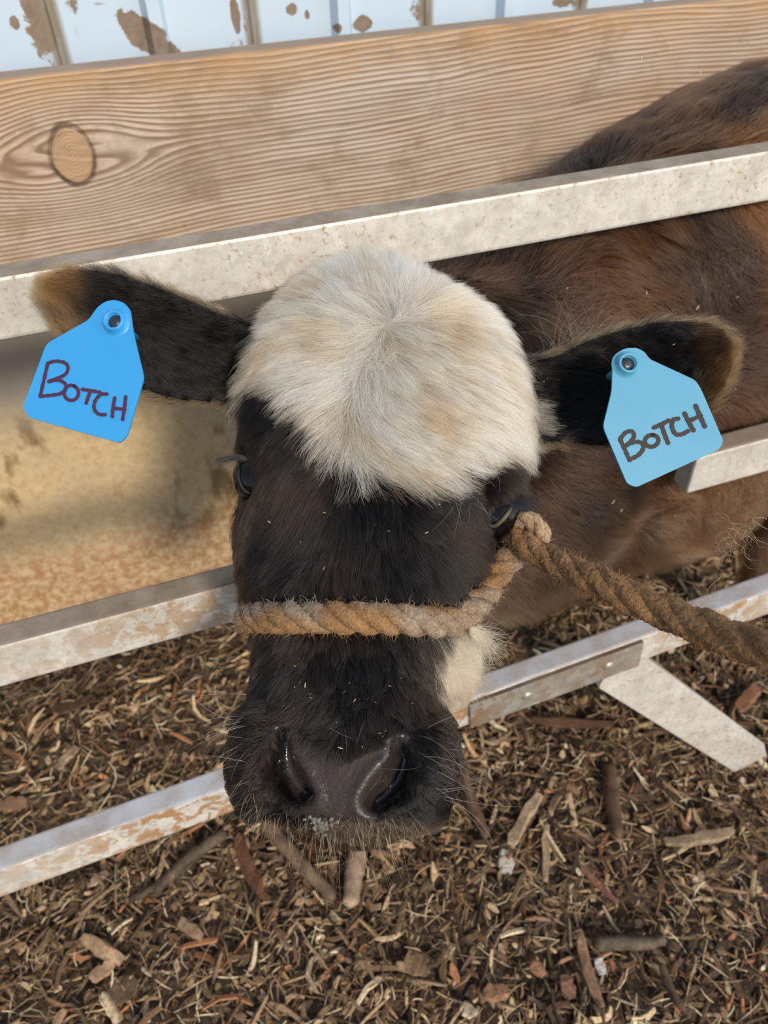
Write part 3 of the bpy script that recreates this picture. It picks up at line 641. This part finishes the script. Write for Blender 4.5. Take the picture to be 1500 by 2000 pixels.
ch = []
for (x0, y0, x1, y1, n) in ((560, 1300, 830, 1460, 26), (500, 900, 900, 1150, 14), (700, 560, 960, 900, 12), (1040, 540, 1450, 1000, 30), (1180, 120, 1480, 280, 8)):
    for _ in range(n):
        p, nn = hit(g.uniform(x0, x1), g.uniform(y0, y1)); dv = nrm(np.cross(nn, g.normal(size=3))); sc_ = np.linalg.norm(p - CAM); l = .0003 + .0014 * g.random() ** 2.5; l *= 1 if sc_ < .7 else 1.8; lift_ = .004 if y0 > 1200 else .009
        if sc_ < 1.4: ch.append(tube([p + nn * lift_ - dv * l, p + nn * lift_ + nn * .0004, p + nn * lift_ + dv * l], [l * .12, l * .22, l * .10], 5))
V, F = join(ch); tag(mesh('straw_chaff', V, F, flat('pale_chaff', srgb(206, 186, 148), .7)), 'tiny pale straw flecks caught in the coat of the calf', 'chaff', kind='stuff')

# ------------------------------------------------------------------ ear tags
def strokes(lines, toW, wpx, lift):
    out = []
    for ln in lines:
        q = catmull(ln, 6) if len(ln) > 2 else np.array([np.array(ln[0], float) * (1 - t) + np.array(ln[1], float) * t for t in np.linspace(0, 1, 6)])
        T = nrm(np.gradient(q, axis=0)); B = np.stack([-T[:, 1], T[:, 0]], 1); hw = wpx / 2 * (1 + .12 * np.sin(np.arange(len(q)) * 1.7))
        # rounded ends
        e0 = [q[0] - T[0] * wpx / 2 * math.sin(a) + B[0] * wpx / 2 * math.cos(a) for a in np.linspace(0, math.pi, 7)]; e1 = [q[-1] + T[-1] * wpx / 2 * math.sin(a) - B[-1] * wpx / 2 * math.cos(a) for a in np.linspace(0, math.pi, 7)]
        lft = [q[i] + B[i] * hw[i] for i in range(len(q))]; rgt = [q[i] - B[i] * hw[i] for i in range(len(q))]
        V = []; F = []
        lf = lift + .00005 * len(out)
        for z in (lf, lf - .0003):
            for p in lft + rgt + e0 + e1: V.append(toW(p, z))
        n = len(q); tot = len(V) // 2
        for i in range(n - 1): F.append((i, i + 1, n + i + 1, n + i))
        F.append(tuple(range(2 * n, 2 * n + 7))); F.append(tuple(range(2 * n + 7, 2 * n + 14)))
        out.append((V, F))
    return join(out)
def eartag(name, outline, d0, gx_, gy_, hole, lines, wpx, mat, ink, label, pegdir):
    c0 = np.array(hole, float); P0 = atd(*c0, d0)
    # the tag is one flat plate: its plane through the stud, tilted by (gx_, gy_)
    n = nrm(R @ np.array([gx_, gy_, 1.])); bend = lambda p: 0
    def toW(p, z):
        r = ray(*p); t = ((P0 - CAM) @ n) / (r @ n); return CAM + r * t + n * z
    root = empty(name, P0, label, 'ear tag', 'blue ear tags on the calf')
    o = catmull(outline, 1) if False else np.array(outline, float)
    # round the corners a little
    pts = []
    m_ = len(o)
    for i in range(m_):
        a, b, c = o[i - 1], o[i], o[(i + 1) % m_]; la, lc = np.linalg.norm(a - b), np.linalg.norm(c - b); rr = min(9, la * .35, lc * .35)
        p1 = b + (a - b) / la * rr; p2 = b + (c - b) / lc * rr
        for t in (0, .33, .67, 1): pts.append((1 - t) ** 2 * p1 + 2 * t * (1 - t) * b + t * t * p2)
    bm = bmesh.new(); f = [bm.verts.new(toW(p, .0008)) for p in pts]; b_ = [bm.verts.new(toW(p, -.0008)) for p in pts]
    bm.faces.new(f); bm.faces.new(b_[::-1])
    for i in range(len(pts)): j = (i + 1) % len(pts); bm.faces.new((f[i], f[j], b_[j], b_[i]))
    bmesh.ops.recalc_face_normals(bm, faces=bm.faces)
    adopt(bmobj('panel', bm, mat), root)
    U = nrm(np.cross(n, [0, 0, 1])); Vv = np.cross(n, U); a = np.linspace(0, 2 * math.pi, 28, endpoint=False); circ = lambda r, z, c=P0: c + n * z + r * (np.cos(a)[:, None] * U + np.sin(a)[:, None] * Vv)
    V, F = loft([circ(.0105, .0006), circ(.0085, .0014), circ(.0074, .0045), circ(.0072, .0062), circ(.0060, .0065), circ(.0052, .0058), circ(.0050, .0014)], False); 
    k = len(V); V = np.vstack([V, [P0 + n * .0012]]); F += [(6 * 28 + j, 6 * 28 + (j + 1) % 28, k) for j in range(28)]
    adopt(mesh('collar', V, F, mat, None, True), root)
    V, F = loft([circ(.0047, .0013), circ(.0045, .0030), circ(.0028, .0040), circ(.0008, .0041)]); st = adopt(mesh('stud', V, F, flat('dirty_stud', srgb(40, 50, 58), .35), None, True), root); st['label'] = 'dark soiled stud'
    V, F = tube([P0 - n * .0005, P0 - n * .012, P0 - n * .030], [.0035, .003, .003], 12); adopt(mesh('pin', V, F, mat, None, True), root)
    V, F = strokes(lines, toW, wpx, .0011); t = adopt(mesh('lettering', V, F, ink), root); t['label'] = 'hand-written marker word BOTCH'
    return root
z1 = lambda L: [[(x / 3, y / 3 + 450) for x, y in l] for l in L]; z2 = lambda L: [[(x / 3 + 1000, y / 3 + 500) for x, y in l] for l in L]
circ2 = lambda cx, cy, rx, ry, rot=0: [(cx + rx * math.cos(t) * math.cos(rot) - ry * math.sin(t) * math.sin(rot), cy + rx * math.cos(t) * math.sin(rot) + ry * math.sin(t) * math.cos(rot)) for t in np.linspace(-1.2, 5.2, 15)]
blue1 = mat_plastic('bright_blue_tag_plastic', srgb(48, 144, 208), srgb(58, 150, 214)); blue2 = mat_plastic('faded_blue_tag_plastic', srgb(72, 144, 180), srgb(86, 154, 186))
w1 = z1([[(285, 780), (262, 880), (240, 975)], [(285, 782), (325, 770), (375, 775), (402, 800), (392, 842), (345, 868), (290, 888)], [(290, 888), (345, 880), (385, 900), (390, 935), (350, 962), (290, 970), (240, 975)],
         circ2(423, 955, 42, 44), [(487, 935), (535, 942), (592, 952)], [(535, 945), (522, 980), (510, 1015)], [(632, 962), (595, 965), (562, 1005), (558, 1050), (585, 1080), (622, 1082)], [(678, 985), (668, 1040), (663, 1095)], [(742, 978), (735, 1040), (724, 1112)], [(668, 1045), (738, 1052)]])
w2 = z2([[(630, 1075), (658, 1135), (686, 1198)], [(632, 1072), (665, 1035), (700, 1030), (712, 1058), (692, 1090), (660, 1118)], [(664, 1112), (715, 1092), (758, 1098), (766, 1130), (735, 1170), (690, 1193)],
         circ2(815, 1085, 40, 34, -.3), [(828, 1008), (872, 988), (915, 966)], [(872, 990), (890, 1045), (911, 1098)], [(970, 955), (940, 965), (934, 1005), (955, 1045), (990, 1047), (1028, 1028)], [(1008, 925), (1032, 975), (1060, 1025)], [(1072, 880), (1098, 940), (1126, 1002)], [(1036, 968), (1102, 938)]])
eartag('ear_tag', [(92, 672), (175, 625), (190, 602), (206, 590), (224, 586), (243, 592), (255, 606), (258, 628), (262, 655), (282, 738), (250, 850), (236, 866), (58, 816), (46, 796)], .530, -.10, .12, (228, 631), w1, 7.0, blue1, flat('purple_brown_marker_ink', srgb(66, 36, 68), .5),
       'bright blue plastic ear tag lettered BOTCH on the ear overlapping the top rail', None)
eartag('ear_tag', [(1196, 712), (1204, 690), (1220, 681), (1243, 680), (1258, 688), (1268, 702), (1357, 743), (1368, 760), (1412, 862), (1404, 878), (1242, 952), (1224, 945), (1177, 834), (1194, 765)], .545, .08, .10, (1222, 713), w2, 8.2, blue2, flat('brown_black_marker_ink', srgb(28, 15, 15), .6),
       'duller sky blue ear tag lettered BOTCH on the ear beside the brown shoulder', None)

# ------------------------------------------------------------------ rope halter
def mat_rope():
    m = NT('tan_hemp_rope'); c = m.co(); n = m.noise(c, 70, 5, .7); f = m.noise(c, 500, 3, .7); a = m.n('Attribute', attribute_name='coat').outputs['Color']
    col = m.mix(m.ramp(n, [(.35, .6), (.65, 0)]), a, srgb(110, 74, 42)); col = m.mix(m.ramp(f, [(.4, .5), (.65, 0)]), col, srgb(80, 54, 32))
    m.set(Base_Color=col, Roughness=.85); m.bump(f, 1., .0015); return m.m
rope_m = mat_rope(); fray_m = mat_hair('rope_fibre', .5, .6, .7)
halter = empty('rope_halter', atd(1022, 1050, .53), 'frayed brown rope halter looped round the calf muzzle with its lead pulled right', 'halter')
def rope(name, path, r, pitch, cols, n3=3, frays=0, seed=0, ft=.006, fr_r=.00014):
    gg = np.random.default_rng(seed); P0 = catmull(path, 14); s = np.concatenate([[0], np.cumsum(np.linalg.norm(np.diff(P0, axis=0), axis=1))]); m_ = int(s[-1] / .0012); ss = np.linspace(0, s[-1], m_); P0 = np.stack([np.interp(ss, s, P0[:, k]) for k in range(3)], 1)
    rr = np.interp(ss / s[-1], np.linspace(0, 1, len(np.atleast_1d(r))), np.atleast_1d(r)) if np.ndim(r) else np.full(m_, r)
    T, U, B = frames(P0); parts = []; Cc = []; fr = []; fc = []; no = Noise(seed + 90)
    for k in range(n3):
        ph = 2 * math.pi * k / n3 + 2 * math.pi * np.cumsum(np.full(m_, ss[1])) / pitch
        ctr = P0 + (np.cos(ph)[:, None] * U + np.sin(ph)[:, None] * B) * (rr * .50)[:, None]
        v, f = tube(ctr, rr * .62 * (1 + .05 * no(ctr, 60)), 16); v = v + nrm(v - np.repeat(ctr, 16, 0)) * (.0005 * no(v, 200) + .0003 * no(v + 5, 520))[:, None]; parts.append((v, f)); Cc.append(cols(v, gg))
        for _ in range(frays // n3):
            i = gg.integers(2, m_ - 2); a = gg.uniform(0, 6.28); o = nrm(np.cos(a) * U[i] + np.sin(a) * B[i]); p = ctr[i] + o * rr[i] * .54; dv = nrm(o * gg.uniform(.05, .6) + T[i] * gg.normal() * 1.2 + nrm(np.cross(T[i], o)) * gg.normal() * .5); q = [p - dv * .001]; l = ft * gg.uniform(.4, 1.5); cv = gg.normal(size=3) * 2.6
            for _s in range(5): dv = nrm(dv + cv / 5); q.append(q[-1] + dv * l / 5)
            fr.append(q); fc.append(cols(p[None], gg)[0] * gg.uniform(.6, 1.25))
    V, F = join(parts); o = adopt(mesh(name, V, F, rope_m, None, True, np.clip(np.vstack(Cc), 0, 1)), halter)
    if frays:
        h = curves('frayed_fibres', np.array(fr), np.full(len(fr), fr_r), np.clip(np.array(fc), 0, .9), fray_m, o); h.matrix_parent_inverse = Matrix.Translation(-halter.location) @ Matrix.Identity(4)
        h.matrix_parent_inverse = Matrix.Identity(4)
    return P0
tanc = lambda v, gg: np.array(srgb(178, 132, 82)) * (1 + .25 * nA(v, 50)[:, None]) 
mixc = lambda v, gg: (np.array(srgb(172, 134, 90)) * (1 - np.clip(.4 + .9 * nB(v, 22), 0, 1)[:, None]) + np.array(srgb(172, 156, 138)) * np.clip(.4 + .9 * nB(v, 22), 0, 1)[:, None])
darkc = lambda v, gg: np.array(srgb(166, 126, 84)) * (1 + .22 * nA(v, 40)[:, None])
def onhead(px, py, off): p, n = hit(px, py); return p + n * off
NB = [onhead(x, y, .0085) for x, y in ((505, 1208), (560, 1210), (630, 1209), (700, 1210), (770, 1212), (830, 1214), (880, 1210))]
nose = [atd(560, 1215, .64), atd(500, 1212, .585), atd(487, 1208, .540)] + [atd(*p) for p in ()] + NB[1:] + [atd(915, 1195, .515), atd(945, 1160, .532), atd(972, 1118, .54), atd(1000, 1085, .54), atd(1018, 1058, .54)]
rope('noseband', nose, .0094, .046, mixc, 3, 8000, 1, .006)
ko = atd(1024, 1046, .535)
knot = [ko + R @ np.array(v) for v in ((-.010, -.006, -.006), (.004, -.012, .004), (.011, 0, .006), (.002, .011, .004), (-.009, .006, -.004), (-.004, -.006, -.010), (.008, -.004, -.008), (.006, .010, -.004))]
rope('knot', knot, .0058, .03, lambda v, gg: np.array(srgb(188, 164, 132)) * (1 + .2 * nA(v, 60)[:, None]), 3, 500, 2)
lead = [atd(1005, 1040, .54), atd(1030, 1068, .525), atd(1090, 1100, .505), atd(1170, 1138, .475), atd(1300, 1196, .440), atd(1400, 1236, .412), atd(1500, 1272, .385), atd(1650, 1320, .35), atd(1800, 1365, .32)]
rope('lead_rope', lead, (.0080, .0085, .0092, .0094, .0094), .095, darkc, 4, 6500, 3, .0060, .00012)

# ------------------------------------------------------------------ bedding
PAL = [srgb(*c) for c in ((102, 80, 60), (130, 104, 80), (158, 132, 104), (78, 62, 50), (184, 158, 126), (208, 186, 150), (176, 124, 88), (140, 120, 94), (230, 212, 180), (110, 90, 64), (168, 140, 102))]
PW = np.array([.17, .17, .15, .14, .11, .07, .035, .05, .025, .05, .03])
def chip(c, L, Wd, T, yaw, pit, rol, curve, g, seg=3, taper=.5):
    ux = np.array([math.cos(yaw) * math.cos(pit), math.sin(yaw) * math.cos(pit), math.sin(pit)]); uy = nrm(np.cross([0, 0, 1], ux)); uz = np.cross(ux, uy); uy, uz = uy * math.cos(rol) + uz * math.sin(rol), uz * math.cos(rol) - uy * math.sin(rol)
    rings = []
    for i in range(seg + 1):
        t = i / seg * 2 - 1; w_ = Wd / 2 * (1 - taper * abs(t) ** 2.5) * g.uniform(.8, 1.15); h_ = T / 2 * (1 - .3 * t * t); off = curve * (t * t) * L
        m_ = c + ux * t * L / 2 + uy * off + uz * curve * .4 * L * (t * t)
        rings.append(np.array([m_ - uy * w_ - uz * h_, m_ + uy * w_ - uz * h_ * g.uniform(.4, 1), m_ + uy * w_ * g.uniform(.6, 1) + uz * h_, m_ - uy * w_ * g.uniform(.6, 1) + uz * h_]))
    return loft(rings)
def litter(kinds, seed, reg=(-.75, 1.55, .05, 1.17)):
    g = np.random.default_rng(seed); VV = []; CC = []; FF = []; k = 0
    for n, Lr, Wr, Tr, z0, pw in kinds:
        pw = pw / pw.sum(); xs = g.uniform(reg[0], reg[1], n); ys = g.uniform(reg[2], reg[3], n); zs = gz(np.stack([xs, ys], 1)); cid = g.choice(len(PAL), n, p=pw); bare = (ys > .66 + .05 * nA(np.column_stack([xs, ys, zs]), 4)) & (g.random(n) < .30)   # chips thinned behind the gate; darker ground imitates the shade there
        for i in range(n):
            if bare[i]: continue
            L = g.uniform(*Lr) * (g.random() ** .5 * .6 + .6)
            v, f = chip(np.array([xs[i], ys[i], zs[i] + z0 + g.uniform(0, .009)]), L, g.uniform(*Wr), g.uniform(*Tr), g.uniform(0, 6.28), g.normal() * .26, g.normal() * .6, g.normal() * .12, g, 3, g.uniform(.1, .8))
            VV.append(v); CC.append(np.repeat((np.array(PAL[cid[i]]) * g.uniform(.55, 1.55))[None], len(v), 0)); FF += [tuple(q + k for q in w_) for w_ in f]; k += len(v)
    o = mesh('wood_chip_bedding', np.vstack(VV), FF, litter_m, None, False, np.clip(np.vstack(CC), 0, 1)); tag(o, 'brown shredded bark, wood chips and straw fibres covering the ground', 'bedding', kind='stuff'); return o
litter_m = mat_attr('litter_wood', .75, var=220)
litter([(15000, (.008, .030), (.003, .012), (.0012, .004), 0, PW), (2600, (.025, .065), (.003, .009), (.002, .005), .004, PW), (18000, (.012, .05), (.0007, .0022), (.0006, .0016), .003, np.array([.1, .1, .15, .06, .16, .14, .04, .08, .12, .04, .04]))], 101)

def loose(name, px, py, px2, py2, wpx, label, cat, colr, th=.004, curve=0., z=.010, group=None, taper=.4, root=None):
    a = atz(px, py, z); b = atz(px2, py2, z); c = (a + b) / 2; L = np.linalg.norm(b - a); yaw = math.atan2(b[1] - a[1], b[0] - a[0]); sc = 1510 / np.linalg.norm(c - CAM)
    g = np.random.default_rng(int(px * 7 + py)); v, f = chip(c, L, wpx / sc, th, yaw, g.normal() * .04, g.normal() * .25, curve, g, 7, taper)
    if name == 'branch':
        pp = np.array([a, a * .67 + b * .33, a * .33 + b * .67, b]); sd_ = nrm(np.cross(b - a, [0, 0, 1])); pp[1] += sd_ * curve * L + sd_ * g.normal() * .002; pp[2] += sd_ * curve * L - sd_ * g.normal() * .002; pp[:, 2] = z * .8
        q = catmull(pp, 7); rad = wpx / sc / 2 * np.interp(np.linspace(0, 1, len(q)), [0, .06, .5, .95, 1], [.55, .95, 1, .8, .3]) * (1 + .03 * g.normal(size=len(q))); v, f = tube(q, rad, 10)
    v = v + .0010 * np.stack([nA(v, 40), nB(v, 40), nC(v, 70)], 1)
    o = mesh(name, v, f, litter_m, None, name == 'branch', np.clip(np.repeat((np.array(srgb(*colr)) * .7 + .3 * np.mean(srgb(*colr)))[None], len(v), 0) * (1 + .3 * nA(v, 30)[:, None]), .01, .9)); tag(o, label, cat, group); return o
for a in [
    ('wood_sliver', 160, 1830, 238, 1878, 26, 'thick pale tan wood sliver lying across a second sliver at lower left', 'wood chip', (196, 156, 106), .008, 0.),
    ('wood_sliver', 176, 1912, 222, 1880, 24, 'pinkish tan wood sliver crossed by the thicker pale one at lower left', 'wood chip', (196, 150, 110), .006, 0.),
    ('wood_sliver', 198, 1942, 232, 1996, 18, 'cream split wood sliver at the bottom edge, below the crossed slivers', 'wood chip', (214, 188, 140), .006, 0.),
    ('bark_strip', 458, 1636, 515, 1765, 24, 'curved reddish brown bark strip below the calf chin on the left', 'bark strip', (128, 78, 40), .005, .06),
    ('branch', 515, 1600, 655, 1755, 26, 'grey-brown peeled branch running down right beneath the calf chin', 'branch', (138, 110, 78), .012, .02),
    ('branch', 706, 1630, 684, 1770, 34, 'thick pale broken branch end pointing straight down beneath the calf chin', 'branch', (176, 146, 112), .016, 0.),
    ('branch', 440, 1625, 300, 1740, 22, 'long dark grey twig lying under the bottom rail toward lower left', 'branch', (104, 86, 68), .010, .03),
    ('branch', 250, 1760, 380, 1680, 14, 'thin dark twig lying parallel to the bottom rail', 'branch', (96, 78, 58), .007, .02),
    ('branch', 1188, 1490, 1210, 1635, 28, 'dark brown stick lying upright in the photo below the gate brace', 'branch', (108, 80, 52), .012, .01),
    ('branch', 905, 1500, 950, 1635, 22, 'brown bark-covered stick right of the calf muzzle', 'branch', (112, 82, 54), .010, .03),
    ('wood_sliver', 1052, 1552, 994, 1650, 22, 'pale yellowish split stick right of the muzzle, below the rail', 'wood chip', (196, 168, 124), .008, .02),
    ('wood_sliver', 1067, 1612, 1066, 1722, 16, 'straight pale stick beside the yellowish split stick', 'wood chip', (184, 154, 112), .007, 0.),
    ('wood_sliver', 1300, 1650, 1435, 1626, 20, 'grey tan curved stick at middle right of the bedding', 'wood chip', (166, 142, 106), .008, .04),
    ('wood_sliver', 1125, 1818, 1168, 1968, 18, 'twisted tan stick at lower right running toward the bottom edge', 'wood chip', (168, 128, 84), .008, .04),
    ('wood_sliver', 945, 1942, 992, 1934, 24, 'short blocky orange brown chip near the bottom edge', 'wood chip', (176, 124, 84), .009, 0.),
    ('wood_sliver', 1100, 1905, 1118, 1950, 24, 'short square dark orange chip at lower right', 'wood chip', (142, 100, 72), .008, 0.),
    ('wood_sliver', 985, 1660, 992, 1708, 26, 'short white flat chip right of centre on the bedding', 'wood chip', (214, 206, 192), .005, 0.),
    ('wood_sliver', 905, 1960, 925, 1985, 26, 'small rounded cream chip at the bottom edge', 'wood chip', (212, 192, 156), .006, 0.),
    ('wood_sliver', 1168, 1870, 1176, 1902, 20, 'tiny bluish white chip at lower right', 'wood chip', (206, 206, 200), .004, 0.),
    ('wood_sliver', 1135, 1695, 1205, 1765, 12, 'slim reddish sliver at right middle of the bedding', 'wood chip', (160, 100, 70), .005, .02),
    ('wood_sliver', 1040, 1880, 1062, 1905, 20, 'small orange cube-like chip right of the bottom centre', 'wood chip', (176, 122, 78), .008, 0.),
    ('wood_sliver', 772, 1885, 800, 1892, 16, 'small tan chip at bottom centre', 'wood chip', (170, 136, 96), .006, 0.),
    ('branch', 1290, 1882, 1350, 1985, 14, 'thin brown twig at the lower right slanting down right', 'branch', (112, 86, 60), .007, .02),
    ('branch', 1160, 1845, 1300, 1835, 24, 'grey weathered bent stick lying flat across the lower right bedding', 'branch', (112, 96, 76), .010, .03),
    ('branch', 1330, 1440, 1360, 1370, 10, 'thin upright straw stalk behind the gate brace', 'branch', (132, 110, 76), .005, .02),
    ('bark_strip', 1040, 1408, 1195, 1418, 18, 'flat reddish bark strip under the bottom rail beside the brace', 'bark strip', (110, 74, 46), .007, .02),
    ('bark_strip', 1440, 1385, 1480, 1340, 26, 'orange brown bark piece at the right edge behind the brace', 'bark strip', (150, 96, 56), .007, 0.),
    ('wood_sliver', 0, 1570, 55, 1568, 26, 'flat brown wood piece at the left edge above the bottom rail', 'wood chip', (140, 104, 70), .008, 0.),
    ('wood_sliver', 108, 1500, 150, 1460, 20, 'pale splintered chip at left between the two lower rails', 'wood chip', (182, 152, 118), .005, 0.),
    ('dry_leaf', 105, 1385, 170, 1370, 44, 'dull brown dry leaf at left between the two lower rails', 'leaf', (120, 94, 66), .002, .05),
    ('dry_leaf', 205, 1965, 265, 1910, 40, 'crumpled brown dry leaf beside the pale slivers at lower left', 'leaf', (126, 96, 66), .002, .05),
    ('dry_leaf', 792, 1870, 838, 1895, 44, 'round tan dry leaf right of bottom centre', 'leaf', (156, 124, 78), .002, .05),
    ('wood_sliver', 170, 1728, 212, 1705, 18, 'pale triangular flake just under the bottom rail at left', 'wood chip', (182, 152, 116), .003, 0.),
    ('wood_sliver', 350, 1800, 395, 1830, 22, 'pale flat flake left of bottom centre', 'wood chip', (170, 136, 96), .004, 0.),
]: loose(*a)
